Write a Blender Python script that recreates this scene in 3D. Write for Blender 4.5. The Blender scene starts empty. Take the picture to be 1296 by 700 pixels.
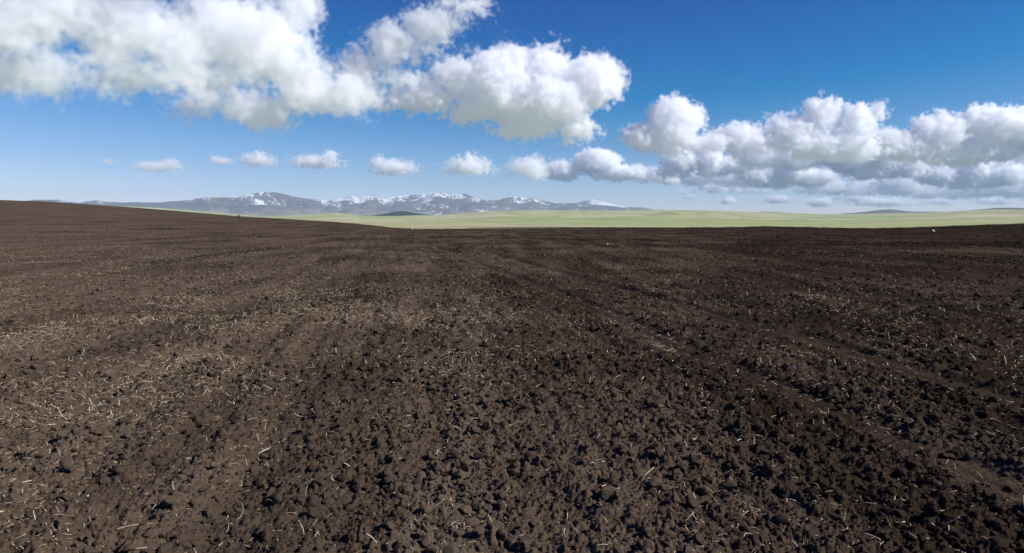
import bpy, math, time, random
import numpy as np
from mathutils import Vector, Matrix
T0 = time.time()
S = bpy.context.scene
C = S.collection
rng = np.random.default_rng(7)

# ------------------------------------------------------------------ camera
FPX = 864.0                      # focal length in pixels of the 1296 px wide photograph (24 mm)
CX, CY, HOR = 648.0, 350.0, 278.0
EYE = Vector((0, 0, 1.6))
PITCH = math.atan((CY - HOR) / FPX)
cam = bpy.data.cameras.new('camera')
cam_ob = bpy.data.objects.new('camera', cam)
C.objects.link(cam_ob)
cam.sensor_width = 36
cam.lens = 24
cam.clip_start = 0.05
cam.clip_end = 400000
cam_ob.location = EYE
cam_ob.rotation_euler = (math.pi / 2 - PITCH, 0, 0)
S.camera = cam_ob
cp, sp = math.cos(PITCH), math.sin(PITCH)


def ray(px, py):
    u, v = (px - CX) / FPX, (CY - py) / FPX
    return Vector((u, cp + v * sp, -sp + v * cp))


def at(px, py, Y):
    d = ray(px, py)
    return EYE + d * (Y / d.y)


def az_of(px):
    d = ray(px, HOR)
    return math.atan2(d.x, d.y)


def tan_el(px, py):
    d = ray(px, py)
    return d.z / math.hypot(d.x, d.y)


# ------------------------------------------------------------------ world, sun
SAZ, SEL = math.radians(106), math.radians(37)
W = bpy.data.worlds.new('World')
S.world = W
W.use_nodes = True
wt = W.node_tree
sk = wt.nodes.new('ShaderNodeTexSky')
sk.sky_type = 'NISHITA'
sk.sun_disc = False
sk.sun_elevation = SEL
sk.sun_rotation = SAZ
sk.altitude = 2500
sk.air_density = 1.0
sk.dust_density = 0.0
sk.ozone_density = 6.0
# clear, dry high-country sky: deeper blue than the default air
sub = wt.nodes.new('ShaderNodeVectorMath'); sub.operation = 'MULTIPLY_ADD'
sub.inputs[1].default_value = (1.50, 0.99, 0.87)
sub.inputs[2].default_value = (-2.05, -1.07, -0.20)
mx = wt.nodes.new('ShaderNodeVectorMath'); mx.operation = 'MAXIMUM'
mx.inputs[1].default_value = (0.0, 0.05, 0.1)
bg = wt.nodes['Background']
wt.links.new(sk.outputs[0], sub.inputs[0])
wt.links.new(sub.outputs[0], mx.inputs[0])
wt.links.new(mx.outputs[0], bg.inputs[0])
bg.inputs[1].default_value = 0.1
sun = bpy.data.lights.new('sun', 'SUN')
sun_ob = bpy.data.objects.new('sun', sun)
C.objects.link(sun_ob)
sun.energy = 5.0
sun.angle = math.radians(0.5)
sun.color = (1.0, 0.972, 0.93)
SD = Vector((math.sin(SAZ) * math.cos(SEL), math.cos(SAZ) * math.cos(SEL), math.sin(SEL)))
sun_ob.rotation_euler = SD.to_track_quat('Z', 'Y').to_euler()
sun_ob.location = (0, 0, 50)
S.view_settings.view_transform = 'Standard'
S.view_settings.look = 'None'
S.view_settings.exposure = 0.32
S.view_settings.gamma = 1.0
cy = S.cycles
cy.use_denoising = True
try:
    cy.denoiser = 'OPENIMAGEDENOISE'
    cy.denoising_prefilter = 'ACCURATE'
    cy.denoising_input_passes = 'RGB_ALBEDO_NORMAL'
except Exception:
    pass
cy.use_adaptive_sampling = True
cy.adaptive_threshold = 0.015
cy.max_bounces = 48
cy.volume_bounces = 48
cy.diffuse_bounces = 2
cy.glossy_bounces = 1
cy.transmission_bounces = 2
cy.volume_step_rate = 1.0
cy.volume_max_steps = 512


# ------------------------------------------------------------------ tags
def tag(o, label=None, cat=None, group=None, kind=None):
    if label: o['label'] = label
    if cat: o['category'] = cat
    if group: o['group'] = group
    if kind: o['kind'] = kind
    return o


# ------------------------------------------------------------------ node helper
class N:
    def __init__(s, nt):
        s.nt = nt

    def n(s, t, **k):
        x = s.nt.nodes.new(t)
        for a, b in k.items():
            setattr(x, a, b)
        return x

    def put(s, sock, v):
        if hasattr(v, 'is_linked'):
            s.nt.links.new(v, sock)
        else:
            sock.default_value = v

    def m(s, op, *a, clamp=False):
        x = s.n('ShaderNodeMath', operation=op, use_clamp=clamp)
        for i, v in enumerate(a):
            s.put(x.inputs[i], v)
        return x.outputs[0]

    def v(s, op, *a):
        x = s.n('ShaderNodeVectorMath', operation=op)
        for i, w in enumerate(a):
            s.put(x.inputs[i], w)
        return x.outputs['Value'] if op in ('LENGTH', 'DOT_PRODUCT', 'DISTANCE') else x.outputs[0]

    def noise(s, vec, scale, detail=4, rough=0.5, col=False):
        x = s.n('ShaderNodeTexNoise')
        s.put(x.inputs['Vector'], vec)
        x.inputs['Scale'].default_value = scale
        x.inputs['Detail'].default_value = detail
        x.inputs['Roughness'].default_value = rough
        return x.outputs['Color' if col else 0]

    def step(s, v, a, b, lo=0.0, hi=1.0):
        x = s.n('ShaderNodeMapRange', interpolation_type='SMOOTHSTEP')
        s.put(x.inputs[0], v)
        for i, w in zip((1, 2, 3, 4), (a, b, lo, hi)):
            s.put(x.inputs[i], w)
        return x.outputs[0]

    def mix(s, f, a, b):
        x = s.n('ShaderNodeMix', data_type='RGBA')
        s.put(x.inputs[0], f)
        for i, w in ((6, a), (7, b)):
            s.put(x.inputs[i], w if hasattr(w, 'is_linked') else (*w, 1.0))
        return x.outputs[2]


def material(name, rough=0.95, spec=0.1):
    m = bpy.data.materials.new(name)
    m.use_nodes = True
    b = m.node_tree.nodes['Principled BSDF']
    b.inputs['Roughness'].default_value = rough
    b.inputs['Specular IOR Level'].default_value = spec
    return m, N(m.node_tree), b


# ------------------------------------------------------------------ mesh helper
def mesh_from(name, V, F, mat, smooth=True):
    """V (n,3), F (m,3 or 4) arrays -> object"""
    me = bpy.data.meshes.new(name)
    V = np.ascontiguousarray(V, np.float32)
    F = np.ascontiguousarray(F, np.int32)
    k = F.shape[1]
    me.vertices.add(len(V))
    me.vertices.foreach_set('co', V.ravel())
    me.loops.add(F.size)
    me.loops.foreach_set('vertex_index', F.ravel())
    me.polygons.add(len(F))
    me.polygons.foreach_set('loop_start', np.arange(0, F.size, k, dtype=np.int32))
    me.polygons.foreach_set('loop_total', np.full(len(F), k, np.int32))
    me.polygons.foreach_set('use_smooth', np.full(len(F), smooth, bool))
    me.update(calc_edges=True)
    me.materials.append(mat)
    o = bpy.data.objects.new(name, me)
    C.objects.link(o)
    return o


def grid_faces(nr, nc, wrap=False):
    i = np.arange(nr - 1)[:, None]
    j = np.arange(nc if wrap else nc - 1)[None, :]
    j2 = (j + 1) % nc
    return np.stack([i * nc + j, i * nc + j2, (i + 1) * nc + j2, (i + 1) * nc + j], -1).reshape(-1, 4)


# ------------------------------------------------------------------ array noise
def hash2(ix, iy, seed):
    h = (ix.astype(np.uint32) * np.uint32(0x8da6b343)) ^ (iy.astype(np.uint32) * np.uint32(0xd8163841)) ^ np.uint32((seed * 0xcb1ab31f) & 0xffffffff)
    h ^= h >> np.uint32(13)
    h *= np.uint32(0x85ebca6b)
    h ^= h >> np.uint32(16)
    h *= np.uint32(0xc2b2ae35)
    h ^= h >> np.uint32(15)
    return h


def u01(h):
    return (h & np.uint32(0xffffff)).astype(np.float32) / np.float32(0x1000000)


def perlin(x, y, seed=0):
    xf, yf = np.floor(x), np.floor(y)
    ix, iy = xf.astype(np.int64), yf.astype(np.int64)
    fx, fy = (x - xf).astype(np.float32), (y - yf).astype(np.float32)
    ux, uy = fx * fx * fx * (fx * (fx * 6 - 15) + 10), fy * fy * fy * (fy * (fy * 6 - 15) + 10)

    def g(dx, dy):
        a = u01(hash2(ix + dx, iy + dy, seed)) * np.float32(2 * math.pi)
        return np.cos(a) * (fx - dx) + np.sin(a) * (fy - dy)
    a = g(0, 0); a += ux * (g(1, 0) - a)
    b = g(0, 1); b += ux * (g(1, 1) - b)
    return (a + uy * (b - a)) * 1.5


def fbm(x, y, seed, oct=4, gain=0.5):
    s, a = 0, 1.0
    for k in range(oct):
        s = s + a * perlin(x * 2 ** k, y * 2 ** k, seed + k * 17)
        a *= gain
    return s


def ridged(x, y, seed, oct=5, gain=0.5):
    s, a, n = 0, 1.0, 0
    for k in range(oct):
        s = s + a * (1 - np.abs(perlin(x * 2 ** k, y * 2 ** k, seed + k * 17)))
        n += a
        a *= gain
    return s / n


def domes(x, y, seed, fill=0.8):
    """lumps: in every cell one dome of its own size; height 0..0.5 of a cell"""
    xf, yf = np.floor(x), np.floor(y)
    ix, iy = xf.astype(np.int64), yf.astype(np.int64)
    fx, fy = (x - xf).astype(np.float32), (y - yf).astype(np.float32)
    out = np.zeros_like(fx)
    for dx in (-1, 0, 1):
        for dy in (-1, 0, 1):
            h = hash2(ix + dx, iy + dy, seed)
            h2 = hash2(ix + dx, iy + dy, seed + 91)
            r = 0.22 + 0.5 * u01(h2) ** 1.5
            on = u01(h2 >> np.uint32(5)) < fill
            px, py = dx + u01(h) - fx, dy + u01(h >> np.uint32(7)) - fy
            ang = u01(h >> np.uint32(3)) * 6.28
            ca, sa = np.cos(ang), np.sin(ang)
            qx, qy = (px * ca + py * sa) * 1.25, (-px * sa + py * ca) * 0.9
            d = 1 - (qx * qx + qy * qy) / (r * r)
            out = np.maximum(out, np.where(on, np.sqrt(np.maximum(d, 0)) * r * 0.75, 0))
    return out


def sstep(a, b, x):
    t = np.clip((x - a) / (b - a), 0, 1)
    return t * t * (3 - 2 * t)


def profile(pts):
    """pixel outline [(px,py)] -> (azimuths, tan of elevation)"""
    return np.array([az_of(p[0]) for p in pts]), np.array([tan_el(*p) for p in pts])

# ------------------------------------------------------------------ the ploughed field
CREST = [(-700, 262), (-300, 246), (0, 253), (60, 255), (150, 261), (220, 266.5), (300, 273.5), (360, 277), (420, 280.5), (460, 284), (500, 288.5), (530, 290),
         (650, 289.5), (760, 288.8), (930, 287.6), (966, 286.4), (1040, 288), (1100, 289), (1170, 287.4), (1230, 285), (1296, 283), (1600, 279), (2200, 284)]
cr_az, cr_t = profile(CREST)
cd_az = np.array([az_of(p) for p in (-700, 0, 300, 500, 700, 1000, 1170, 1296, 2000)])
cd_r = np.array([330., 320., 290., 230., 215., 225., 235., 250., 260.])


def crest(az):
    d = np.interp(az, cd_az, cd_r)
    return d, np.interp(az, cr_az, cr_t)


def macro(x, y):
    r = np.hypot(x, y)
    az = np.arctan2(x, y)
    d, t = crest(az)
    hc = 1.6 + t * d
    q = np.minimum(r / d, 1.0)
    side = sstep(2.4, 1.2, np.abs(az))
    z = hc * q ** 2.1 * side
    z = z - side * np.maximum(r - d, 0) ** 2 * 0.0011 * np.minimum(1, 60 / np.maximum(r - d, 1e-3) + 0.4)
    z = z - (1 - side) * np.maximum(r - 250, 0) * 0.06
    return z


TILL = math.radians(-10.5)          # direction in which the harrow ran
tx, ty = math.cos(TILL), -math.sin(TILL)     # across
lx, ly = math.sin(TILL), math.cos(TILL)      # along


def track_mask(a, b):
    t = np.zeros(np.shape(a), np.float32)
    for off, seed in ((3.75, 1), (5.55, 2), (-0.9, 8), (-2.7, 9), (-8.2, 3), (-10.0, 4), (14.0, 5), (15.8, 6), (31.0, 7), (32.8, 11), (-24.0, 12), (-25.8, 13)):
        dd = a - off - 0.16 * perlin(b * 0.10, b * 0 + seed, 77) + (0.0011 if off > 0 else 0.0004) * (b - 5) ** 2 * np.exp(-b / 60)
        t = np.maximum(t, np.exp(-(dd / 0.25) ** 4) * (0.45 + 0.55 * (seed < 3)))
    return t.astype(np.float32)


def field_h(x, y, sp):
    """height of the worked soil; sp = local spacing of the mesh, finer lumps fade out where it cannot hold them"""
    x = np.asarray(x, np.float64); y = np.asarray(y, np.float64)
    z = macro(x, y).astype(np.float32)
    a = (x * tx + y * ty); b = (x * lx + y * ly)
    far = 1 - sstep(60, 160, np.hypot(x, y))
    w = a + 0.25 * fbm(a * 0.5, b * 0.08, 5, 2)
    z += far * 0.020 * fbm(a * 0.55, b * 0.10, 11, 3)                     # broad passes of the harrow
    z += far * 0.006 * np.sin((a + 0.05 * perlin(a * 2, b * 0.5, 7)) * 2 * math.pi / 0.21).astype(np.float32) * sstep(25, 9, np.hypot(x, y))
    z += far * 0.020 * np.sin(w * 2 * math.pi / 0.62).astype(np.float32) * (0.5 + 0.6 * perlin(a * 0.3, b * 0.12, 21))
    z += far * 0.040 * perlin(x * 0.35, y * 0.35, 31)
    # wheel tracks
    z -= track_mask(a, b) * far * 0.066

    calm = 1 - 0.78 * track_mask(a, b)

    def octave(wl, amp, f):
        k = np.clip((wl / np.maximum(sp, 1e-6) - 2.0) / 2.0, 0, 1)
        ok = k > 0
        if ok.any():
            z[ok] += (k[ok] * calm[ok] * amp * f(x[ok] / wl, y[ok] / wl)).astype(np.float32)
    rough = (0.75 + 0.5 * perlin(x * 0.6, y * 0.6, 41)).astype(np.float32)
    octave(0.60, 0.030, lambda u, v: perlin(u, v, 51))
    octave(0.27, 0.20 * 0.27, lambda u, v: domes(u, v, 52, 0.35))
    octave(0.22, 0.016, lambda u, v: perlin(u, v, 53))
    octave(0.120, 0.56 * 0.120, lambda u, v: domes(u + 0.35 * perlin(u * 2, v * 2, 5), v + 0.35 * perlin(u * 2, v * 2, 6), 54, 0.62) * (1 + 0.5 * perlin(u * 3.1, v * 3.1, 8)))
    octave(0.075, 0.010, lambda u, v: perlin(u, v, 55))
    octave(0.055, 0.85 * 0.055, lambda u, v: domes(u + 0.4 * perlin(u * 2, v * 2, 3), v + 0.3 * perlin(u * 2, v * 2, 4), 56, 0.75) * (1 + 0.4 * perlin(u * 2.7, v * 2.7, 9)))
    octave(0.030, 0.005, lambda u, v: perlin(u, v, 57))
    octave(0.024, 0.85 * 0.022, lambda u, v: domes(u, v, 58, 0.8))
    return z


az_f = np.linspace(-math.radians(46), math.radians(46), 1500)
az_c = np.linspace(math.radians(46), 2 * math.pi - math.radians(46), 50)[1:-1]
azs = np.concatenate([az_f, az_c])
r_in = np.geomspace(0.25, 2.5, 30)[:-1]
rr = [2.5]
while rr[-1] < 215:
    rr.append(rr[-1] + max(0.0013 * rr[-1], 0.00036 * rr[-1] ** 2))
rr += list(np.geomspace(rr[-1], 460, 70)[1:])
rs = np.concatenate([[0.02], r_in, rr])
R, A = np.meshgrid(rs, azs, indexing='ij')
X, Y = R * np.sin(A), R * np.cos(A)
dr = np.gradient(rs)
SP = np.maximum(R * (az_f[1] - az_f[0]), np.minimum(dr, 0.5 * dr + 0.004)[:, None])
SP = np.where(np.abs(np.where(A > math.pi, A - 2 * math.pi, A)) > math.radians(46.1), np.maximum(SP, 0.5), SP)
Z = field_h(X.ravel(), Y.ravel(), SP.ravel().astype(np.float32)).reshape(X.shape)
print('field heights', X.shape, round(time.time() - T0, 1))


def soil_material(name, fine=True):
    m, n, b = material(name, 1.0, 0.0)
    geo = n.n('ShaderNodeNewGeometry')
    P = geo.outputs['Position']
    rot = n.n('ShaderNodeMapping')
    n.put(rot.inputs['Vector'], P)
    rot.inputs['Rotation'].default_value = (0, 0, -math.radians(10.5))
    rot.inputs['Scale'].default_value = (1, 0.12, 1)
    big = n.noise(P, 0.10, 5, 0.6)
    band = n.noise(rot.outputs[0], 0.7, 3, 0.6)
    mid = n.noise(P, 3.0, 5, 0.65)
    fin = n.noise(P, 55.0, 4, 0.7)
    # light put into the colour: paler left, darker right; damp patches in ragged passes
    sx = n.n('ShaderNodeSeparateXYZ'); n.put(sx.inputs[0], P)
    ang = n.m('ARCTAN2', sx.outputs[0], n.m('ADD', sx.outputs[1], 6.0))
    damp_shade = n.m('ADD', n.m('MULTIPLY', ang, 0.85), n.m('MULTIPLY', n.m('SUBTRACT', n.m('ADD', big, n.m('MULTIPLY', band, 0.9)), 0.95), 2.3))
    damp_shade = n.step(damp_shade, -0.85, 0.60)
    dry = n.mix(mid, DRY_LIT_A, DRY_LIT_B)  # tone of the lit left side, also of the drier patches
    moist_shaded = n.mix(mid, WET_SHADE_A, WET_SHADE_B)
    col = n.mix(damp_shade, dry, moist_shaded)
    g = n.step(fin, 0.25, 0.8, 0.72, 1.28)
    c2 = n.n('ShaderNodeVectorMath', operation='SCALE')
    n.put(c2.inputs[0], col); n.put(c2.inputs['Scale'], g)
    n.put(b.inputs['Base Color'], c2.outputs[0])
    if fine:
        bump = n.n('ShaderNodeBump')
        bump.inputs['Strength'].default_value = 0.8
        bump.inputs['Distance'].default_value = 0.006
        h = n.m('ADD', n.noise(P, 90.0, 5, 0.7), n.m('MULTIPLY', n.noise(P, 320.0, 3, 0.6), 0.4))
        n.put(bump.inputs['Height'], h)
        n.put(b.inputs['Normal'], bump.outputs[0])
    return m


DRY_LIT_A, DRY_LIT_B = (0.088, 0.063, 0.0445), (0.129, 0.094, 0.067)
WET_SHADE_A, WET_SHADE_B = (0.017, 0.0117, 0.0083), (0.032, 0.022, 0.0150)
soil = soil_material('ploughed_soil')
V = np.stack([X, Y, Z], -1).reshape(-1, 3)
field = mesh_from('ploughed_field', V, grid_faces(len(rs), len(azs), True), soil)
tag(field, 'bare dark brown ploughed field of crumbly soil running to the crest', 'field', kind='structure')
print('field', len(V), round(time.time() - T0, 1))


# ------------------------------------------------------------------ clods
def icosphere(sub):
    import bmesh
    bm = bmesh.new()
    bmesh.ops.create_icosphere(bm, subdivisions=sub, radius=1.0)
    v = np.array([p.co[:] for p in bm.verts]); f = np.array([[q.index for q in p.verts] for p in bm.faces])
    bm.free()
    return v, f


def perlin3ish(v, s, seed):
    return (perlin(v[:, 0] * s + 9.1, v[:, 1] * s + v[:, 2] * s * 0.7, seed) + perlin(v[:, 2] * s + 3.7, v[:, 0] * s - v[:, 1] * s * 0.6, seed + 5)
            + perlin(v[:, 1] * s + 5.3, v[:, 2] * s + v[:, 0] * s * 0.8, seed + 9)) / 2


def clod_shape(sub, seed):
    v, f = icosphere(sub)
    g = np.random.default_rng(seed)
    v = v * (1 + 0.28 * perlin3ish(v, 1.1, seed)[:, None])
    for _ in range(9):                                   # broken faces
        nrm = g.normal(size=3); nrm /= np.linalg.norm(nrm)
        d = g.uniform(0.45, 0.80)
        v -= np.maximum(v @ nrm - d, 0)[:, None] * nrm * 0.95
    if sub > 1:
        v = v * (1 + (0.14 * perlin3ish(v, 3.3, seed + 3) + 0.06 * perlin3ish(v, 7.5, seed + 4))[:, None])
    return v, f


def scatter(n, r0, r1, power=0.5, amax=46):
    u = rng.random(n)
    r = (r0 ** (1 / power) + u * (r1 ** (1 / power) - r0 ** (1 / power))) ** power
    a = np.radians(rng.uniform(-amax, amax, n))
    return r * np.sin(a), r * np.cos(a), r


def rotations(n):
    q = rng.normal(size=(n, 4)); q /= np.linalg.norm(q, axis=1)[:, None]
    w, x, y, z = q.T
    return np.stack([1 - 2 * (y * y + z * z), 2 * (x * y - z * w), 2 * (x * z + y * w), 2 * (x * y + z * w), 1 - 2 * (x * x + z * z), 2 * (y * z - x * w),
                     2 * (x * z - y * w), 2 * (y * z + x * w), 1 - 2 * (x * x + y * y)], -1).reshape(n, 3, 3)


def place_many(shapes, x, y, s, z, sink=0.25):
    vs, fs, off = [], [], 0
    kind = rng.integers(0, len(shapes), len(x))
    for k, (bv, bf) in enumerate(shapes):
        i = np.where(kind == k)[0]
        if not len(i):
            continue
        M = rotations(len(i)) * (s[i][:, None, None])
        sc = rng.uniform(0.65, 1.25, (len(i), 1, 3))
        v = np.einsum('nij,nvj->nvi', M, bv[None] * sc)
        v[..., 2] *= 0.8
        v += np.stack([x[i], y[i], z[i] + s[i] * (0.5 - sink)], -1)[:, None, :]
        fs.append((bf[None] + (np.arange(len(i)) * len(bv))[:, None, None] + off).reshape(-1, 3))
        vs.append(v.reshape(-1, 3)); off += v.shape[0] * v.shape[1]
    return np.concatenate(vs), np.concatenate(fs)


def clumpy(x, y, sd, wl, lo, hi):
    return sstep(lo, hi, perlin(x / wl, y / wl, sd)) > rng.random(len(x))


sh3 = [clod_shape(3, 100 + i) for i in range(10)]
sh2 = [clod_shape(2, 200 + i) for i in range(14)]
sh1 = [clod_shape(1, 300 + i) for i in range(14)]
parts = []


def layer(shapes, n, r0, r1, s0, s1, e, wl=None, power=0.5, lo=-0.5, hi=0.5):
    x, y, r = scatter(n, r0, r1, power)
    if wl:
        k = clumpy(x, y, 61, wl, lo, hi); x, y, r = x[k], y[k], r[k]
    tm = track_mask(x * tx + y * ty, x * lx + y * ly)
    k = tm * 0.75 < rng.random(len(x)); x, y, r = x[k], y[k], r[k]
    s = s0 * (s1 / s0) ** (rng.random(len(x)) ** e)
    z = field_h(x, y, np.maximum(0.0011 * r, 0.004).astype(np.float32))
    parts.append(place_many(shapes, x, y, s, z))


layer(sh1, 80000, 2.3, 8, 0.004, 0.012, 1.5)
layer(sh2, 19000, 2.3, 8, 0.009, 0.048, 1.9, 0.9, lo=-0.7)
layer(sh1, 30000, 8, 22, 0.010, 0.022, 1.5)
layer(sh2, 20000, 8, 20, 0.015, 0.058, 2.3, 1.2)
layer(sh1, 70000, 20, 60, 0.018, 0.065, 2.2, 2.5)
layer([clod_shape(1, 900 + i) for i in range(6)], 40000, 50, 200, 0.04, 0.14, 2.2, 6.0)
off, vs, fs = 0, [], []
for v, f in parts:
    vs.append(v); fs.append(f + off); off += len(v)
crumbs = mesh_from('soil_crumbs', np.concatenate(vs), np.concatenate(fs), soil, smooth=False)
tag(crumbs, 'dark brown crumbs and small clods of earth strewn over the ploughed field', 'soil crumbs', kind='stuff')
print('crumbs', off, round(time.time() - T0, 1))

# the larger clods near the camera, one object each
clod_meshes = []
for i in range(8):
    v, f = clod_shape(4, 400 + i)
    v = v * np.array([1, 1, 0.8])
    v = v * (1 + 0.05 * perlin3ish(v, 13.0, 500 + i))[:, None]
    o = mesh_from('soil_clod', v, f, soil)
    clod_meshes.append(o)
n = 180
x, y, r = scatter(n, 2.75, 8.5, 0.75, 40)
s = 0.026 * 2.1 ** (rng.random(n) ** 1.6) * (0.8 + 0.045 * r)
z = field_h(x, y, np.maximum(0.0011 * r, 0.004).astype(np.float32))
for i in range(n):
    o = clod_meshes[i] if i < 8 else clod_meshes[i % 8].copy()
    if i >= 8:
        C.objects.link(o)
    o.location = (x[i], y[i], z[i] + 0.08 * s[i])
    o.rotation_euler = tuple(rng.uniform(-0.5, 0.5, 2)) + (rng.uniform(0, 6.28),)
    o.scale = tuple(s[i] * rng.uniform(0.75, 1.3, 3))
    tag(o, 'fist sized lump of dark brown earth lying loose on the ploughed soil', 'clod', 'large clods of earth on the near field')

# ------------------------------------------------------------------ straw
straw_m, n, b = material('dry_straw', 0.6, 0.3)
geo = n.n('ShaderNodeNewGeometry')
rnd = n.noise(geo.outputs['Position'], 7.0, 3, 0.6)
isl = geo.outputs['Random Per Island']
n.put(b.inputs['Base Color'], n.mix(isl, n.mix(rnd, (0.30, 0.20, 0.10), (0.46, 0.33, 0.18)), n.mix(rnd, (0.62, 0.49, 0.30), (0.84, 0.76, 0.60))))


def straw_geo(length, width, g, segs=4, lie=1.0):
    """one bent stalk along +x, hollow-flat section of three sides"""
    t = np.linspace(0, 1, segs + 1)
    bend = g.normal(0, 0.045) if g.random() < 0.8 else g.normal(0, 0.25); bend2 = g.normal(0, 0.012)
    cx = (t - 0.5) * length
    cyv = length * (bend * (t - 0.5) ** 2 * 2 + bend2 * np.sin(t * 5))
    czv = length * g.normal(0, 0.05) * np.sin(t * math.pi)
    w = width * (1 - 0.35 * t) * 0.5
    ring = []
    for k in range(3):
        a = k * 2 * math.pi / 3 + 0.5
        ring.append(np.stack([cx, cyv + np.cos(a) * w, czv + np.sin(a) * w * 0.7], -1))
    v = np.stack(ring, 1).reshape(-1, 3)
    f = []
    for i in range(segs):
        for k in range(3):
            a, c = i * 3 + k, i * 3 + (k + 1) % 3
            f += [[a, c, c + 3], [a, c + 3, a + 3]]
    f += [[0, 2, 1], [segs * 3, segs * 3 + 1, segs * 3 + 2]]
    return v, np.array(f)


gs = np.random.default_rng(77)
straw_shapes = [straw_geo(1.0, gs.uniform(0.035, 0.07), gs, 4) for _ in range(40)]


def straw_density(x, y):
    p = fbm(x * 0.42, y * 0.30, 71, 3)
    q = perlin(x * 0.9, y * 0.9, 75)
    az = np.arctan2(x, y)
    left = 0.55 - 0.75 * az                                   # more straw on the left of the view
    r = np.hypot(x, y)
    band = 0.35 + 0.65 * np.exp(-((np.log(np.maximum(r, .1)) - math.log(8.5)) / 0.75) ** 2)
    base = 0.05 + sstep(-0.15, 0.9, p + 0.35 * q + 0.25 * left - 0.05)
    clump = sstep(0.45, 0.75, perlin(x * 1.4, y * 1.4, 79)) * 0.6
    return np.clip(base * band * np.clip(left, 0.30, 0.85) + 0.04 + clump * 0.25, 0, 1)


def straw_set(n, r0, r1, l0, l1, power, thick=1.0, dens=True):
    x, y, r = scatter(n, r0, r1, power, 44)
    if dens:
        k = straw_density(x, y) > rng.random(n); x, y, r = x[k], y[k], r[k]
    n = len(x)
    L = l0 * (l1 / l0) ** rng.random(n)
    yaw = rng.uniform(0, 2 * math.pi, n); pit = rng.normal(0, 0.22, n)
    up = rng.random(n) < 0.10
    pit[up] = rng.uniform(0.5, 1.3, up.sum())
    z = field_h(x, y, np.maximum(0.0011 * r, 0.004).astype(np.float32)) + 0.006 + np.abs(np.sin(pit)) * L * 0.33
    return x, y, z, L, yaw, pit, thick * rng.uniform(0.75, 1.3, n)


def straw_mats(L, yaw, pit, th):
    cyw, syw, cpt, spt = np.cos(yaw), np.sin(yaw), np.cos(pit), np.sin(pit)
    return np.stack([np.stack([cyw * cpt * L, syw * cpt * L, spt * L], -1), np.stack([-syw, cyw, 0 * L], -1) * (0.07 * th)[:, None],
                     np.stack([-cyw * spt, -syw * spt, cpt], -1) * (0.07 * th)[:, None]], -1)


vs, fs, off = [], [], 0
for args in ((20000, 2.4, 6, 0.012, 0.080, 0.6, 1.15), (60000, 6, 16, 0.020, 0.11, 0.6, 1.7), (120000, 14, 45, 0.035, 0.14, 0.7, 1.8), (12000, 40, 140, 0.08, 0.20, 0.7, 2.4)):
    x, y, z, L, yaw, pit, th = straw_set(*args)
    M = straw_mats(L, yaw, pit, th)
    kind = rng.integers(0, len(straw_shapes), len(x))
    for k, (bv, bf) in enumerate(straw_shapes):
        i = np.where(kind == k)[0]
        v = np.einsum('nij,vj->nvi', M[i], bv) + np.stack([x[i], y[i], z[i]], -1)[:, None, :]
        fs.append((bf[None] + (np.arange(len(i)) * len(bv))[:, None, None] + off).reshape(-1, 3))
        vs.append(v.reshape(-1, 3)); off += len(i) * len(bv)
litter = mesh_from('straw_litter', np.concatenate(vs), np.concatenate(fs), straw_m)
tag(litter, 'pale dry bits of straw scattered in patches over the ploughed soil', 'straw', kind='stuff')
print('straw', off, round(time.time() - T0, 1))

# the most visible stalks, one object each
pool = []
for i in range(24):
    v, f = straw_geo(1.0, gs.uniform(0.05, 0.08), gs, 8)
    v[:, 1:] *= np.array([1.0, 1.0])
    pool.append(mesh_from('straw_stalk', v, f, straw_m))
x, y, z, L, yaw, pit, th = straw_set(260, 2.8, 9, 0.035, 0.105, 0.7, 1.35, False)
for i in range(len(x)):
    o = pool[i] if i < 24 else pool[i % 24].copy()
    if i >= 24:
        C.objects.link(o)
    o.location = (x[i], y[i], z[i] + 0.008)
    o.rotation_euler = (rng.uniform(0, 6.28), -pit[i], yaw[i])
    o.scale = (L[i], 0.07 * th[i], 0.07 * th[i])
    tag(o, 'pale stalk of dry straw lying on the dark ploughed soil', 'straw stalk', 'loose straw stalks on the near soil')

# ------------------------------------------------------------------ the steppe behind
PTOP = [(-900, 266), (-300, 258), (0, 256.5), (100, 258.5), (200, 263), (260, 268), (330, 274), (390, 272), (425, 270), (455, 272.8), (500, 274.2), (550, 273.4), (585, 270.5), (615, 267.5),
        (680, 266.5), (740, 267), (800, 266.5), (860, 265.5), (900, 266.5), (960, 268.5), (1040, 271), (1100, 270.5), (1160, 269.5), (1230, 267.5), (1296, 265), (1700, 266), (2400, 268)]
pt_az, pt_t = profile(PTOP)
RT = 10500.0


def steppe_h(x, y):
    r = np.hypot(x, y); az = np.arctan2(x, y)
    side = sstep(2.4, 1.2, np.abs(az))
    t = np.interp(az, pt_az, pt_t) * side + 0.012 * (1 - side)
    base = np.interp(r, [0, 150, 330, 600, 900, 1500, 3000], [-14, -11, -8.5, -7.4, -9.0, -11, -11])
    top = 1.6 + t * RT
    q = np.clip((r - 1500) / (RT - 1500), 0, 1)
    z = base + (top + 11) * q ** 1.25
    amp = sstep(900, 5000, r) * sstep(RT, RT - 2500, r)
    z += amp * (top + 60) * 0.24 * (fbm(x / 2600, y / 1300, 201, 4) - 0.25)
    z -= np.maximum(r - RT, 0) * 0.012
    return z


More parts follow.
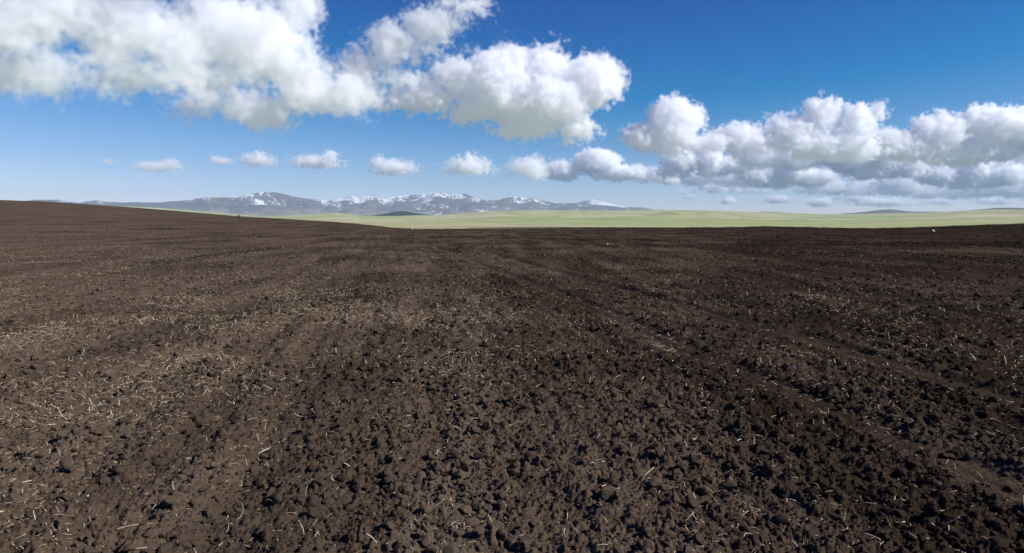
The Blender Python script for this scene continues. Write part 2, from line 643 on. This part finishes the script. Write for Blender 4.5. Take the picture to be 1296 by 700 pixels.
ra = np.concatenate([[1.0, 40], np.geomspace(100, 1500, 60), np.linspace(1530, 12500, 420), np.linspace(12700, 29500, 60)])
aa = np.concatenate([np.linspace(-math.radians(44), math.radians(44), 800), np.linspace(math.radians(44), 2 * math.pi - math.radians(44), 120)[1:-1]])
R, A = np.meshgrid(ra, aa, indexing='ij')
X, Y = R * np.sin(A), R * np.cos(A)
Z = steppe_h(X.ravel(), Y.ravel()).reshape(X.shape)
gm, n, b = material('steppe_grass', 1.0, 0.0)
P = n.n('ShaderNodeNewGeometry').outputs['Position']
n1 = n.noise(P, 0.0011, 5, 0.6)
n2 = n.noise(P, 0.006, 4, 0.6)
n3 = n.noise(P, 0.00045, 3, 0.5)
col = n.mix(n.step(n1, 0.42, 0.60), (0.355, 0.364, 0.178), (0.436, 0.385, 0.250))
col = n.mix(n.step(n3, 0.42, 0.66), col, (0.257, 0.336, 0.130))
col = n.mix(n.m('MULTIPLY', n.step(n2, 0.45, 0.7), 0.55), col, (0.183, 0.194, 0.098))
# straw-coloured strip of dead grass along the edge of the ploughed land
sxyz = n.n('ShaderNodeSeparateXYZ'); n.put(sxyz.inputs[0], P)
rr2 = n.v('LENGTH', P)
edge = n.m('MULTIPLY', n.step(rr2, 1150, 700), n.step(n.noise(P, 0.01, 3), 0.3, 0.6))
col = n.mix(edge, col, (0.30, 0.24, 0.155))
n.put(b.inputs['Base Color'], col)
steppe = mesh_from('steppe_plain', np.stack([X, Y, Z], -1).reshape(-1, 3), grid_faces(len(ra), len(aa), True), gm)
tag(steppe, 'wide pale green grass plain rising gently behind the ploughed field', 'grassland', kind='structure')


def sheet(name, outline_fn, a0, a1, na, nr, mat, lift, label, cat):
    a = np.linspace(a0, a1, na); q = np.linspace(0, 1, nr)
    r0, r1 = outline_fn(a)
    R = r0[None] + (r1 - r0)[None] * q[:, None]
    x, y = R * np.sin(a)[None], R * np.cos(a)[None]
    z = steppe_h(x.ravel(), y.ravel()) + lift
    o = mesh_from(name, np.stack([x.ravel(), y.ravel(), z], -1), grid_faces(nr, na), mat)
    return tag(o, label, cat, kind='structure')


# a second ploughed strip just behind the crest, and a bright patch of dry grass far left
a0, a1 = az_of(590), az_of(950)
sheet('ploughed_strip', lambda a: (np.full_like(a, 800.), 800 + 170 * np.sqrt(np.clip(np.sin((a - a0) / (a1 - a0) * math.pi), 0.02, 1))), a0, a1, 90, 20, soil, 0.35,
      'thin dark ploughed strip lying in the grass behind the field crest', 'field strip')
ym, n, b = material('yellow_grass', 1.0, 0.0)
b.inputs['Base Color'].default_value = (0.36, 0.30, 0.07, 1)
a2, a3 = az_of(141), az_of(161)
sheet('yellow_field', lambda a: (np.full_like(a, 9000.), np.full_like(a, 9700.)), a2, a3, 30, 12, ym, 1.5,
      'small yellow patch of field above the brown slope at far left', 'field patch')

# ------------------------------------------------------------------ mountains
MT = [(-400, 258), (-200, 256), (-60, 257), (20, 255), (40, 253.2), (75, 252), (88, 254), (100, 256), (125, 253), (150, 255), (180, 256.5), (200, 256), (215, 254), (240, 252), (265, 250.2), (300, 249.5),
      (312, 246.5), (322, 244.6), (335, 243.2), (350, 244), (370, 247), (390, 251), (405, 253), (414, 253.6), (430, 250), (445, 247), (455, 249), (465, 246.2), (475, 250), (485, 251.8),
      (500, 249), (520, 246), (540, 244.3), (552, 242.8), (562, 244.2), (572, 244.8), (590, 246), (605, 250), (615, 252), (625, 252), (637, 250), (650, 248.7), (665, 249.2), (680, 251), (692, 255),
      (702, 257), (725, 256.6), (738, 256), (760, 259.5), (780, 261), (800, 262), (815, 263), (830, 265.5), (880, 268), (1000, 272), (1300, 276)]
mt_az, mt_t = profile(MT)


def mountain_mesh(name, az0, az1, prof, rc, wf, wb, seed, rough, mat, na, nr, wob=900., wl=5200., z0=-14.):
    pa, pt = prof
    a = np.linspace(az0, az1, na)
    r = np.linspace(rc - wf * 1.12, rc + wb, nr)
    R, A = np.meshgrid(r, a, indexing='ij')
    X, Y = R * np.sin(A), R * np.cos(A)
    xx, yy = X.ravel(), Y.ravel()
    line = rc + wob * fbm(A.ravel() * rc / 4200, 0 * xx, seed + 50, 3)
    d = (line - R.ravel())
    u = np.where(d > 0, d / wf, -d / wb)
    shp = np.clip(1 - u, 0, 1)
    shp = np.where(d > 0, 0.45 * shp ** 1.1 + 0.55 * shp ** 2.6, sstep(0, 1, shp))
    env = np.interp(A.ravel(), pa, pt) * R.ravel() + 1.6 - z0
    fade = sstep(az0, az0 + 0.04, A.ravel()) * sstep(az1, az1 - 0.04, A.ravel()) if True else 1
    qx, qy = xx + 700 * fbm(xx / 3000, yy / 3000, seed + 70, 3), yy + 700 * fbm(xx / 3000 + 9, yy / 3000, seed + 80, 3)
    e = 1 - ridged(qx / wl, qy / wl, seed, 6, 0.52)
    mid = np.clip(shp * (1 - shp) * 4, 0, 1)
    cut = np.clip(0.10 + mid, 0, 1)
    z = env * (shp - rough * e * cut * shp ** 0.5)
    z += env * 0.06 * fbm(xx / 800, yy / 800, seed + 33, 4) * sstep(0.05, 0.3, shp)
    z = z * fade + z0
    o = mesh_from(name, np.stack([xx, yy, z], -1), grid_faces(nr, na), mat)
    at_ = o.data.attributes.new('gully', 'FLOAT', 'POINT')
    at_.data.foreach_set('value', np.ascontiguousarray(e + 0.25 * fbm(xx / 420, yy / 420, seed + 60, 3), np.float32))
    return o


def rock_mat(name, lowc, highc, snow_lo, snow_hi, patch=1.0, snow=True):
    m, n, b = material(name, 1.0, 0.0)
    g = n.n('ShaderNodeNewGeometry'); P = g.outputs['Position']
    s = n.n('ShaderNodeSeparateXYZ'); n.put(s.inputs[0], P)
    nn = n.n('ShaderNodeSeparateXYZ'); n.put(nn.inputs[0], g.outputs['Normal'])
    a = n.noise(P, 0.0016, 6, 0.6); c = n.noise(P, 0.00055, 5, 0.6)
    hz = n.m('ADD', s.outputs[2], n.m('MULTIPLY', n.m('SUBTRACT', a, 0.5), 350.0))
    col = n.mix(n.step(hz, 120, 420), lowc, highc)
    col = n.mix(n.m('MULTIPLY', n.step(a, 0.5, 0.7), 0.5), col, tuple(v * 0.55 for v in highc))
    if snow:
        # old snow stays on the high slopes turned away from the sun
        k = n.m('ADD', n.m('MULTIPLY', n.m('SUBTRACT', s.outputs[2], snow_lo), 1.0 / (snow_hi - snow_lo)),
                n.m('MULTIPLY', n.m('SUBTRACT', n.noise(P, 0.010, 6, 0.75), 0.5), 6.0 * patch))
        k = n.m('ADD', k, n.m('MULTIPLY', n.m('SUBTRACT', c, 0.5), 3.2))
        gl = n.n('ShaderNodeAttribute', attribute_name='gully').outputs['Fac']
        k = n.m('ADD', k, n.m('MULTIPLY', n.m('SUBTRACT', gl, 0.33), 2.8))
        k = n.m('ADD', k, n.m('MULTIPLY', nn.outputs[0], -1.0))
        col = n.mix(n.step(k, 0.62, 1.0), col, (0.70, 0.72, 0.76))
    n.put(b.inputs['Base Color'], col)
    return m


mt_m = rock_mat('mountain_rock', (0.22, 0.185, 0.15), (0.118, 0.096, 0.102), 160., 1150.)
left_m = mountain_mesh('mountains', az_of(-420), az_of(1010), (mt_az, mt_t), 24500., 7500., 3800., 301, 0.85, mt_m, 1300, 300, 900., 3300.)
tag(left_m, 'long blue hazy mountain range with patches of snow beyond the plain', 'mountains', kind='structure')
SNOW = [(690, 266), (715, 262), (730, 256), (741, 253), (749, 251.6), (757, 253.2), (770, 256.5), (783, 260), (800, 265), (830, 270)]
sn_m = rock_mat('snowy_rock', (0.185, 0.155, 0.115), (0.12, 0.10, 0.085), 100., 700., 0.6)
snow_o = mountain_mesh('snowy_mountain', az_of(690), az_of(830), profile(SNOW), 27600., 3000., 1500., 340, 0.3, sn_m, 160, 90)
tag(snow_o, 'far pale mountain all white with snow behind the range', 'mountain', kind='structure')
RH = [(930, 270), (950, 268.8), (966, 267.6), (985, 268.5), (1010, 270), (1055, 271.5), (1063, 270.6), (1085, 268.4), (1100, 267), (1112, 265.8), (1126, 264.8), (1136, 265.8), (1150, 267.6), (1200, 267.8), (1228, 266.3),
      (1250, 263.8), (1270, 262.6), (1296, 263.2), (1340, 262), (1500, 264), (1800, 262), (2300, 268)]
rh_m = rock_mat('dark_hill_rock', (0.115, 0.115, 0.07), (0.075, 0.075, 0.06), 0, 1, snow=False)
rh = mountain_mesh('far_hills', az_of(900), az_of(2350), profile(RH), 17500., 4200., 2500., 360, 0.5, rh_m, 520, 120, 500., 3000.)
tag(rh, 'low dark hills along the horizon at the far right end of the plain', 'hills', kind='structure')
DH = [(400, 274.5), (425, 272.8), (440, 271.4), (470, 272.6), (484, 270.6), (497, 268.5), (504, 267.2), (510, 266.8), (516, 267.8), (525, 270), (540, 272), (556, 274), (580, 275)]
dh_m = rock_mat('cloud_shaded_hill', (0.022, 0.036, 0.030), (0.016, 0.028, 0.028), 0, 1, snow=False)  # cloud shadow painted into the dark tones of the hill
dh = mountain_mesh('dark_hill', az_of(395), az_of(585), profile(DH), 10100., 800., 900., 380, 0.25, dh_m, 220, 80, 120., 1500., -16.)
tag(dh, 'small dark blue cloud-shadowed hill in front of the snowy mountains', 'hill', kind='structure')
print('land', round(time.time() - T0, 1))

# ------------------------------------------------------------------ haze
hm = bpy.data.materials.new('air')
hm.use_nodes = True
ht = hm.node_tree
ht.nodes.clear()
pv = ht.nodes.new('ShaderNodeVolumePrincipled'); ou = ht.nodes.new('ShaderNodeOutputMaterial')
ht.links.new(pv.outputs[0], ou.inputs['Volume'])
pv.inputs['Color'].default_value = (0.54, 0.77, 1.0, 1)
pv.inputs['Density'].default_value = 2.0e-5
pv.inputs['Anisotropy'].default_value = 0.0
hv = np.array([[x, y, z] for z in (-420, 1260) for y in (-31000, 31000) for x in (-31000, 31000)], float)
hf = np.array([[0, 2, 3, 1], [4, 5, 7, 6], [0, 1, 5, 4], [2, 6, 7, 3], [0, 4, 6, 2], [1, 3, 7, 5]])
haze = mesh_from('haze', hv, hf, hm, smooth=False)
tag(haze, 'thin pale blue haze lying in the air over the whole plain', 'haze', kind='stuff')

# ------------------------------------------------------------------ white stones and a bush on the field
stone_m, n, b = material('white_stone', 0.8, 0.2)
tc = n.n('ShaderNodeTexCoord')
n.put(b.inputs['Base Color'], n.mix(n.noise(tc.outputs['Object'], 3.0, 4, 0.6), (0.62, 0.59, 0.54), (0.82, 0.80, 0.76)))


def on_field(px, py):
    """where the line of sight through a pixel meets the field"""
    d = ray(px, py); h = math.hypot(d.x, d.y)
    r = np.geomspace(3, 330, 20000)
    x, y = d.x / h * r, d.y / h * r
    z = field_h(x, y, np.full(len(r), 0.3, np.float32))
    i = int(np.argmax(1.6 + d.z / h * r <= z))
    return x[i], y[i], float(z[i]), r[i]


for px, py, wpx, hpx, sd, label in ((1181, 293.6, 5.5, 3.6, 611, 'white boulder on the dark soil near the crest at the right end'),
                                    (769, 309.2, 4.2, 2.0, 612, 'flat white stone on the dark soil below the middle of the crest'),
                                    (521.5, 290.6, 4.6, 2.4, 614, 'white rock on the field edge under the small dark blue hill')):
    x, y, z, r = on_field(px, py)
    v, f = clod_shape(3, sd)
    v = v * np.array([wpx / 2.6, wpx / 3, hpx / 2.2]) * r / FPX
    o = mesh_from('white_rock', v, f, stone_m, smooth=False)
    o.location = (x, y, z + hpx * 0.3 * r / FPX)
    tag(o, label, 'rock')

# ragged margin of dead grass along the crest
gm2, n, b = material('dry_margin_grass', 1.0, 0.0)
n.put(b.inputs['Base Color'], n.mix(n.n('ShaderNodeNewGeometry').outputs['Random Per Island'], (0.20, 0.17, 0.09), (0.36, 0.30, 0.19)))
nb = 16000
aw = rng.uniform(az_of(430), az_of(1330), nb)
keep = sstep(-0.2, 0.5, perlin(aw * 60, aw * 0, 88)) > rng.random(nb) * 0.9
aw = aw[keep]; nb = len(aw)
dw = crest(aw)[0] + rng.uniform(-1.5, 9, nb)
gx, gy = dw * np.sin(aw), dw * np.cos(aw)
gz = field_h(gx, gy, np.full(nb, 0.4, np.float32))
gh = rng.uniform(0.08, 0.34, nb); gw = rng.uniform(0.02, 0.06, nb); ga = rng.uniform(0, 6.28, nb)
e = np.stack([np.cos(ga) * gw, np.sin(ga) * gw, 0 * gw], -1)
p0 = np.stack([gx, gy, gz - 0.03], -1)
tip = p0 + np.stack([rng.normal(0, 0.08, nb), rng.normal(0, 0.08, nb), gh], -1)
gv = np.stack([p0 - e, p0 + e, tip], 1).reshape(-1, 3)
margin = mesh_from('margin_grass', gv, np.arange(nb * 3).reshape(-1, 3), gm2, smooth=False)
tag(margin, 'ragged line of dead grass along the far edge of the ploughed field', 'dry grass', kind='stuff')

# low dry bush on the skyline of the brown slope
bx, by, bz, br = on_field(302, 276.0)
twig_m, n, b = material('bush_twig', 0.9, 0.1); b.inputs['Base Color'].default_value = (0.10, 0.07, 0.045, 1)
leaf_m, n, b = material('bush_leaf', 0.9, 0.1); b.inputs['Base Color'].default_value = (0.11, 0.08, 0.045, 1)
bush = bpy.data.objects.new('dry_bush', None); C.objects.link(bush); bush.location = (bx, by, bz)
tag(bush, 'lone low brown bush on the skyline of the brown slope', 'bush')
g = np.random.default_rng(5)
vs, fs, lv, lf = [], [], [], []
for k in range(34):
    a = g.uniform(0, 6.28); lean = g.uniform(0.05, 0.8); L = g.uniform(0.6, 1.25)
    d = np.array([math.cos(a) * math.sin(lean), math.sin(a) * math.sin(lean), math.cos(lean)])
    p = np.array([[0, 0, -0.1]]) + np.linspace(0, 1, 5)[:, None] * d * L + np.array([0, 0, 1]) * (np.linspace(0, 1, 5) ** 2)[:, None] * 0.1
    for i in range(4):
        w = 0.022 * (1 - i / 5)
        o0 = sum(len(q) for q in vs)
        ring = np.array([[w, 0, 0], [-w / 2, w * .87, 0], [-w / 2, -w * .87, 0]])
        vs.append(np.concatenate([p[i] + ring, p[i + 1] + ring * 0.8]))
        fs += [[o0, o0 + 1, o0 + 4], [o0, o0 + 4, o0 + 3], [o0 + 1, o0 + 2, o0 + 5], [o0 + 1, o0 + 5, o0 + 4], [o0 + 2, o0, o0 + 3], [o0 + 2, o0 + 3, o0 + 5]]
    for _ in range(26):
        c = p[0] + d * L * g.uniform(0.35, 1.05) + g.normal(0, 0.09, 3)
        e1, e2 = g.normal(0, 0.05, 3), g.normal(0, 0.03, 3)
        o1 = len(lv) * 3
        lv.append([c - e1, c + e1, c + e2]); lf.append([o1, o1 + 1, o1 + 2])
st = mesh_from('stem', np.concatenate(vs), np.array(fs), twig_m); st.parent = bush
fo = mesh_from('foliage', np.array(lv).reshape(-1, 3), np.array(lf), leaf_m, smooth=False); fo.parent = bush

# ------------------------------------------------------------------ clouds
vm = bpy.data.materials.new('cloud_vapour')
vm.use_nodes = True
vt = vm.node_tree
vt.nodes.clear()
pv = vt.nodes.new('ShaderNodeVolumePrincipled'); ou = vt.nodes.new('ShaderNodeOutputMaterial')
vt.links.new(pv.outputs[0], ou.inputs['Volume'])
pv.inputs['Color'].default_value = (0.990, 0.992, 1, 1)
pv.inputs['Density'].default_value = 0.0060
pv.inputs['Anisotropy'].default_value = 0.1


def cloud(label, blobs, vox, seed, size, base=None, amp=0.5, sharp=4.7, dens=1.0, stretch=(1, 1, 1), hole=0.35, soft=0.25):
    """blobs: (x, y, z, rx, ry, rz) ellipsoids that set the outline; size: scale of its billows in metres"""
    b = np.array(blobs, float)
    lo, hi = (b[:, :3] - b[:, 3:]).min(0), (b[:, :3] + b[:, 3:]).max(0)
    if base is None:
        base = lo[2]
    ctr = (lo + hi) / 2
    ctr[2] = base
    vd = bpy.data.volumes.new('cumulus_cloud')
    ob = bpy.data.objects.new('cumulus_cloud', vd)
    C.objects.link(ob)
    ob.location = ctr
    vd.materials.append(vm)
    ng = bpy.data.node_groups.new('cumulus_cloud', 'GeometryNodeTree')
    ng.interface.new_socket('Geometry', in_out='INPUT', socket_type='NodeSocketGeometry')
    ng.interface.new_socket('Geometry', in_out='OUTPUT', socket_type='NodeSocketGeometry')
    g = N(ng)
    out = g.n('NodeGroupOutput')
    pos = g.n('GeometryNodeInputPosition').outputs[0]
    if stretch != (1, 1, 1):
        npos = g.v('MULTIPLY', pos, tuple(1 / v for v in stretch))
    else:
        npos = pos
    sh = (seed * 1319.0, seed * 4177.0, seed * 733.0)
    wn = g.noise(g.v('ADD', npos, sh), 1 / (size * 1.7), 3, 0.55, col=True)
    wv = g.v('MULTIPLY', g.v('SUBTRACT', wn, (.5, .5, .5)), (size * 1.1, size * 1.1, size * 0.75))
    p = g.v('ADD', pos, wv)
    s = None
    for q in b:
        c = tuple(q[:3] - ctr)
        d = g.m('SUBTRACT', 1.0, g.v('LENGTH', g.v('MULTIPLY', g.v('SUBTRACT', p, c), (1 / q[3], 1 / q[4], 1 / q[5]))))
        d = g.m('MULTIPLY', d, min(q[3], q[5]) / size)
        s = d if s is None else g.m('SMOOTH_MAX', s, d, 0.15)
    np2 = g.v('ADD', g.v('ADD', npos, sh), g.v('MULTIPLY', wv, (.6, .6, .6)))
    n1 = g.noise(np2, 2.6 / size, 9, 0.66)
    vo = g.n('ShaderNodeTexVoronoi', feature='F1')
    g.put(vo.inputs['Vector'], np2)
    vo.inputs['Scale'].default_value = 4.2 / size
    vo.inputs['Detail'].default_value = 2.5
    vo.inputs['Roughness'].default_value = 0.55
    nz = g.m('ADD', g.m('MULTIPLY', g.m('SUBTRACT', n1, 0.5), amp * 3.0), g.m('MULTIPLY', g.m('SUBTRACT', vo.outputs['Distance'], 0.42), amp * 0.7))
    nh = g.noise(g.v('ADD', npos, (sh[1], sh[2], sh[0])), 0.85 / size, 2, 0.5)
    nz = g.m('ADD', nz, g.m('MULTIPLY', g.m('SUBTRACT', nh, 0.42), hole * 3.0))
    f = g.m('SUBTRACT', s, nz)
    z = g.n('ShaderNodeSeparateXYZ')
    g.put(z.inputs[0], p)
    flat = g.step(z.outputs[2], -size * 0.5 * soft, size * soft)
    de = g.m('MULTIPLY', g.m('MULTIPLY', g.m('MULTIPLY', f, sharp, clamp=True), flat), dens)
    vc = g.n('GeometryNodeVolumeCube')
    g.put(vc.inputs['Density'], de)
    mn, mx_ = lo - ctr - size * 0.45, hi - ctr + size * 0.45
    mn[2] = max(mn[2], -size * 0.5)
    vc.inputs['Min'].default_value = mn
    vc.inputs['Max'].default_value = mx_
    for i, k in enumerate('XYZ'):
        vc.inputs['Resolution ' + k].default_value = max(8, int((mx_[i] - mn[i]) / vox))
    sm = g.n('GeometryNodeSetMaterial')
    sm.inputs['Material'].default_value = vm
    ng.links.new(vc.outputs[0], sm.inputs[0])
    ng.links.new(sm.outputs[0], out.inputs[0])
    ob.modifiers.new('vapour', 'NODES').node_group = ng
    tag(ob, label, 'cloud', 'white clouds over the plain')
    return ob


def bank(label, Y, pix, vox, seed, size, basepx=None, depth=0.8, **k):
    """pix: (px, py, half width px, half height px[, metres farther]) as seen at forward distance Y"""
    bl = []
    for q in pix:
        Yq = Y + (q[4] if len(q) > 4 else 0)
        c = at(q[0], q[1], Yq)
        m = Yq / FPX
        bl.append((c.x, c.y, c.z, q[2] * m, max(min(q[2], 1.6 * q[3]), q[3] * 0.9) * m * depth, q[3] * m))
    base = at(648, basepx, Y).z if basepx else None
    return cloud(label, bl, vox, seed, size, base, **k)


# the broken bank filling the upper left
bank('broad grey-white cloud bank running off the top left corner of the sky', 8600,
     [(-140, 44, 150, 84, -500), (20, 10, 120, 74, 0), (50, 92, 150, 46, 200), (150, 30, 90, 70, 500), (180, 102, 110, 40, 700), (250, 118, 60, 26, 900), (-60, 110, 150, 32, -300), (90, 118, 120, 24, 300), (100, -40, 160, 50, 200), (215, 60, 60, 60, 800)],
     22, 3, 520, 140, 0.6, amp=0.62, sharp=2.7, hole=0.28)
bank('tall middle part of the upper left clouds, its right edge against deep blue', 10800,
     [(290, 40, 90, 60, 0), (270, 95, 80, 40, 0), (340, 70, 70, 60, 500), (370, 15, 50, 50, 800), (320, -40, 90, 50, 300), (255, 5, 50, 40, -200), (385, 85, 40, 40, 800)],
     24, 4, 520, 140, 0.6, amp=0.62, sharp=3.1, hole=0.35)
bank('bright cloud lobe hanging lowest under the middle of the big left bank', 12600,
     [(270, 140, 60, 20), (330, 140, 74, 34), (250, 132, 60, 24), (390, 115, 60, 44), (435, 118, 55, 38), (370, 158, 50, 16), (300, 152, 50, 12), (430, 140, 40, 20)],
     25, 5, 500, 174, 0.7, amp=0.60, sharp=3.4, hole=0.3)
bank('slanting cloud arm reaching from the big bank up to the top edge', 13500,
     [(455, 85, 55, 36), (500, 55, 60, 36), (545, 28, 60, 34), (585, 2, 50, 30), (500, 100, 50, 24), (550, -35, 90, 36), (470, 128, 44, 16), (540, 60, 50, 18)],
     27, 8, 460, 150, 0.6, amp=0.66, sharp=3.1, hole=0.4)
bank('large puffy white cloud with a bright rounded right end and blue sky behind', 15500,
     [(505, 128, 46, 22), (530, 108, 44, 22), (545, 125, 55, 28), (590, 100, 55, 36), (555, 148, 60, 12), (640, 108, 62, 54), (600, 140, 60, 24), (690, 85, 46, 34), (690, 130, 70, 46), (745, 105, 50, 42), (778, 106, 28, 32), (758, 70, 12, 12), (660, 162, 76, 24), (725, 166, 50, 22), (700, 62, 24, 16), (610, 165, 40, 10), (580, 78, 40, 16)],
     27, 11, 560, 188, 0.7, amp=0.56, sharp=4.1, hole=0.25, dens=1.7)
bank('thin veil of cloud joining the low bright lobe to the puffy cloud', 14200, [(480, 135, 50, 16), (520, 145, 46, 12), (465, 110, 40, 22), (510, 120, 40, 18)], 27, 16, 420, None, 0.8, amp=0.8, sharp=1.7, dens=0.45)
bank('torn white veil between the slanting arm and the top of the puffy cloud', 14400, [(560, 82, 50, 18), (600, 66, 36, 14), (530, 92, 36, 16)], 27, 17, 400, None, 0.8, amp=0.85, sharp=1.7, dens=0.45)
bank('thin torn wisp of cloud alone in the deep blue near the top edge', 13500, [(775, 52, 26, 7), (795, 46, 12, 5)], 22, 14, 300, None, 1.0, amp=0.9, sharp=1.4, dens=0.25)
bank('faint scrap of cloud between the slanting arm and the puffy cloud', 13500, [(640, 44, 20, 9), (655, 36, 12, 6)], 22, 15, 300, None, 1.0, amp=0.9, sharp=1.4, dens=0.3)
# row of small fair weather clouds
for k, (px, py, w, h, sd, label) in enumerate((
        (136, 204, 8, 5, 21, 'tiny white cloud puff at the left end of the low row'),
        (200, 211, 34, 9, 22, 'small flat white cloud, second from the left in the low row'),
        (280, 204, 17, 7, 23, 'small round white cloud just left of a slightly wider one'),
        (326, 203, 27, 11, 24, 'small domed white cloud left of the widest one in the low row'),
        (400, 205, 40, 12, 25, 'wide round-topped white cloud of the low row, just right of the left snowy peak'),
        (500, 212, 38, 13, 26, 'small ragged white cloud above the middle snowy mountains'),
        (592, 211, 38, 15, 27, 'small dense white cloud under the left part of the puffy cloud'))):
    bank(label, 17500, [(px, py, w, h), (px + w * (0.6 * math.sin(sd * 2.1)), py - h * 0.5, w * 0.38, h * 0.9), (px + w * (0.6 * math.cos(sd * 3.3)), py - h * 0.15, w * 0.4, h * 0.8), (px - w * 0.6, py + h * 0.3, w * 0.5, h * 0.5), (px + w * 0.7, py + h * 0.35, w * 0.5, h * 0.45)], 17, sd, max(150, h * 22), py + h * 0.8, 1.0, amp=0.85, sharp=4.1, dens=2.5, hole=0.0)
bank('small rounded cloud above the right end of the snowy mountains', 19000, [(668, 213, 34, 20), (680, 203, 18, 12), (645, 220, 24, 10)], 24, 31, 380, 229, 1.0, amp=0.7, sharp=4.1)
# the towering line on the right
bank('tall white cloud with a bright rounded crown left of the long right line', 20000,
     [(850, 158, 40, 40), (880, 150, 20, 28), (812, 172, 40, 24), (845, 185, 66, 18), (900, 180, 36, 18)], 29, 41, 580, 198, 0.8, amp=0.54, sharp=4.4, hole=0.2, dens=1.6)
bank('tallest cloud of the right line, peaked in the middle', 22000,
     [(1040, 150, 32, 36), (1000, 165, 50, 26), (945, 176, 60, 26), (1085, 155, 36, 28), (1112, 140, 22, 20), (1040, 182, 110, 26), (1038, 126, 11, 16), (1060, 190, 80, 22)], 32, 44, 640, 206, 0.7, amp=0.58, sharp=4.1, hole=0.25, dens=1.6)
bank('broad white cloud at the right edge of the sky with a bumpy top', 24500,
     [(1190, 172, 50, 34), (1250, 162, 54, 34), (1140, 186, 50, 26), (1220, 192, 100, 26), (1310, 165, 64, 34), (1195, 148, 20, 14), (1290, 146, 28, 16), (1400, 175, 80, 40)], 34, 47, 680, 214, 0.7, amp=0.58, sharp=4.1, hole=0.25, dens=1.6)
for label, Y, pix, sd, bp in (
        ('low lumpy cloud beneath the tall right one, beside the rounded crown', 31500, [(712, 216, 30, 16), (755, 205, 36, 20), (790, 218, 44, 14), (770, 222, 40, 10)], 51, 233),
        ('lumpy cloud under the tall rounded crown, bright on its right shoulder', 31800, [(862, 205, 30, 20), (893, 198, 26, 22), (935, 208, 34, 16), (850, 218, 40, 11), (905, 216, 40, 12)], 71, 229),
        ('small twin-topped cloud low under the gap beside the rounded crown', 34500, [(820, 222, 26, 14), (846, 226, 24, 12)], 72, 238),
        ('lumpy white cloud low under the peaked one of the right line', 35000, [(960, 222, 36, 18), (1000, 214, 30, 22), (1030, 224, 40, 16), (985, 232, 40, 10)], 53, 241),
        ('bumpy cloud filling the gap between the peaked and the broad cloud', 32500, [(1075, 204, 30, 22), (1110, 196, 34, 26), (1145, 210, 36, 20), (1100, 220, 50, 12)], 73, 231),
        ('bright heaped cloud low at the right edge, before the soft layer', 34500, [(1185, 218, 30, 22), (1225, 212, 30, 24), (1270, 220, 36, 20), (1225, 232, 50, 12)], 75, 243),
        ('last heaped cloud of the low right layer, cut by the frame edge', 35500, [(1315, 214, 44, 24), (1350, 224, 50, 18)], 76, 241),
        ('heaped cloud low over the plain, under the gap in the right line', 44000, [(1060, 238, 34, 12), (1095, 232, 30, 16), (1130, 240, 36, 11)], 77, 251),
        ('low pale cloud over the plain right of centre, under the lumpy ones', 44500, [(905, 236, 34, 9), (945, 240, 40, 8), (870, 241, 24, 6)], 78, 248),
        ('low pale cloud sitting between two heaped ones near the right end', 45500, [(1175, 243, 36, 11), (1215, 247, 40, 9), (1250, 240, 30, 11)], 79, 255)):
    bank(label, Y, pix, Y / 720, sd, Y * 0.0165, bp, 0.8, amp=0.62, sharp=4.1, dens=2.2, hole=0.2, soft=0.45)
for label, Y, pix, sd, bp in (
        ('pale cloud wall low at the right edge, beneath the heaped ones', 38500, [(1230, 240, 60, 16), (1290, 236, 60, 20), (1340, 240, 50, 18), (1260, 226, 40, 16)], 81, 255),
        ('pale cloud wall between the peaked cloud and the horizon', 39500, [(1040, 236, 44, 16), (1090, 240, 44, 14), (1140, 232, 44, 20), (1180, 240, 40, 14)], 82, 254),
        ('pale cloud behind the lumpy ones right of the rounded crown', 38000, [(880, 222, 44, 18), (930, 226, 44, 16), (980, 222, 44, 20), (905, 206, 30, 16)], 83, 242),
        ('tall pale cloud filling the gap behind the peaked cloud', 30000, [(960, 195, 44, 24), (1010, 198, 50, 24), (1070, 192, 44, 28), (1120, 186, 34, 28)], 84, 220)):
    bank(label, Y, pix, Y / 640, sd, Y * 0.018, bp, 0.6, amp=0.6, sharp=3.4, dens=0.9, hole=0.10, soft=0.5)
for px, py, w, h, sd, label in ((922, 254, 15, 7, 61, 'tiny pale cloud low over the plain, left of two larger scraps'),
                                (985, 252, 28, 7, 62, 'thin pale cloud scrap low over the plain under the peaked cloud'),
                                (1040, 256, 22, 8, 63, 'small pale cloud scrap touching the horizon left of the dark hill'),
                                (1120, 256, 60, 7, 64, 'long thin pale cloud just over the dark hill at right'),
                                (1190, 256, 34, 6, 65, 'pale cloud scrap over the plain, second from the right frame edge'),
                                (1262, 254, 40, 7, 66, 'pale cloud scrap over the plain at the right frame edge'),
                                (872, 250, 18, 5, 67, 'leftmost pale scrap under the long right cloud line'),
                                (1078, 249, 34, 8, 68, 'pale scrap above the gap between two low clouds left of the dark hill')):
    bank(label, 52000, [(px, py, w, h), (px + w * .3, py - h * .4, w * .4, h * .7)], 80, sd, 650, None, 1.0, amp=0.5, sharp=3.4, dens=1.6, hole=0.0)
print('script', round(time.time() - T0, 1))
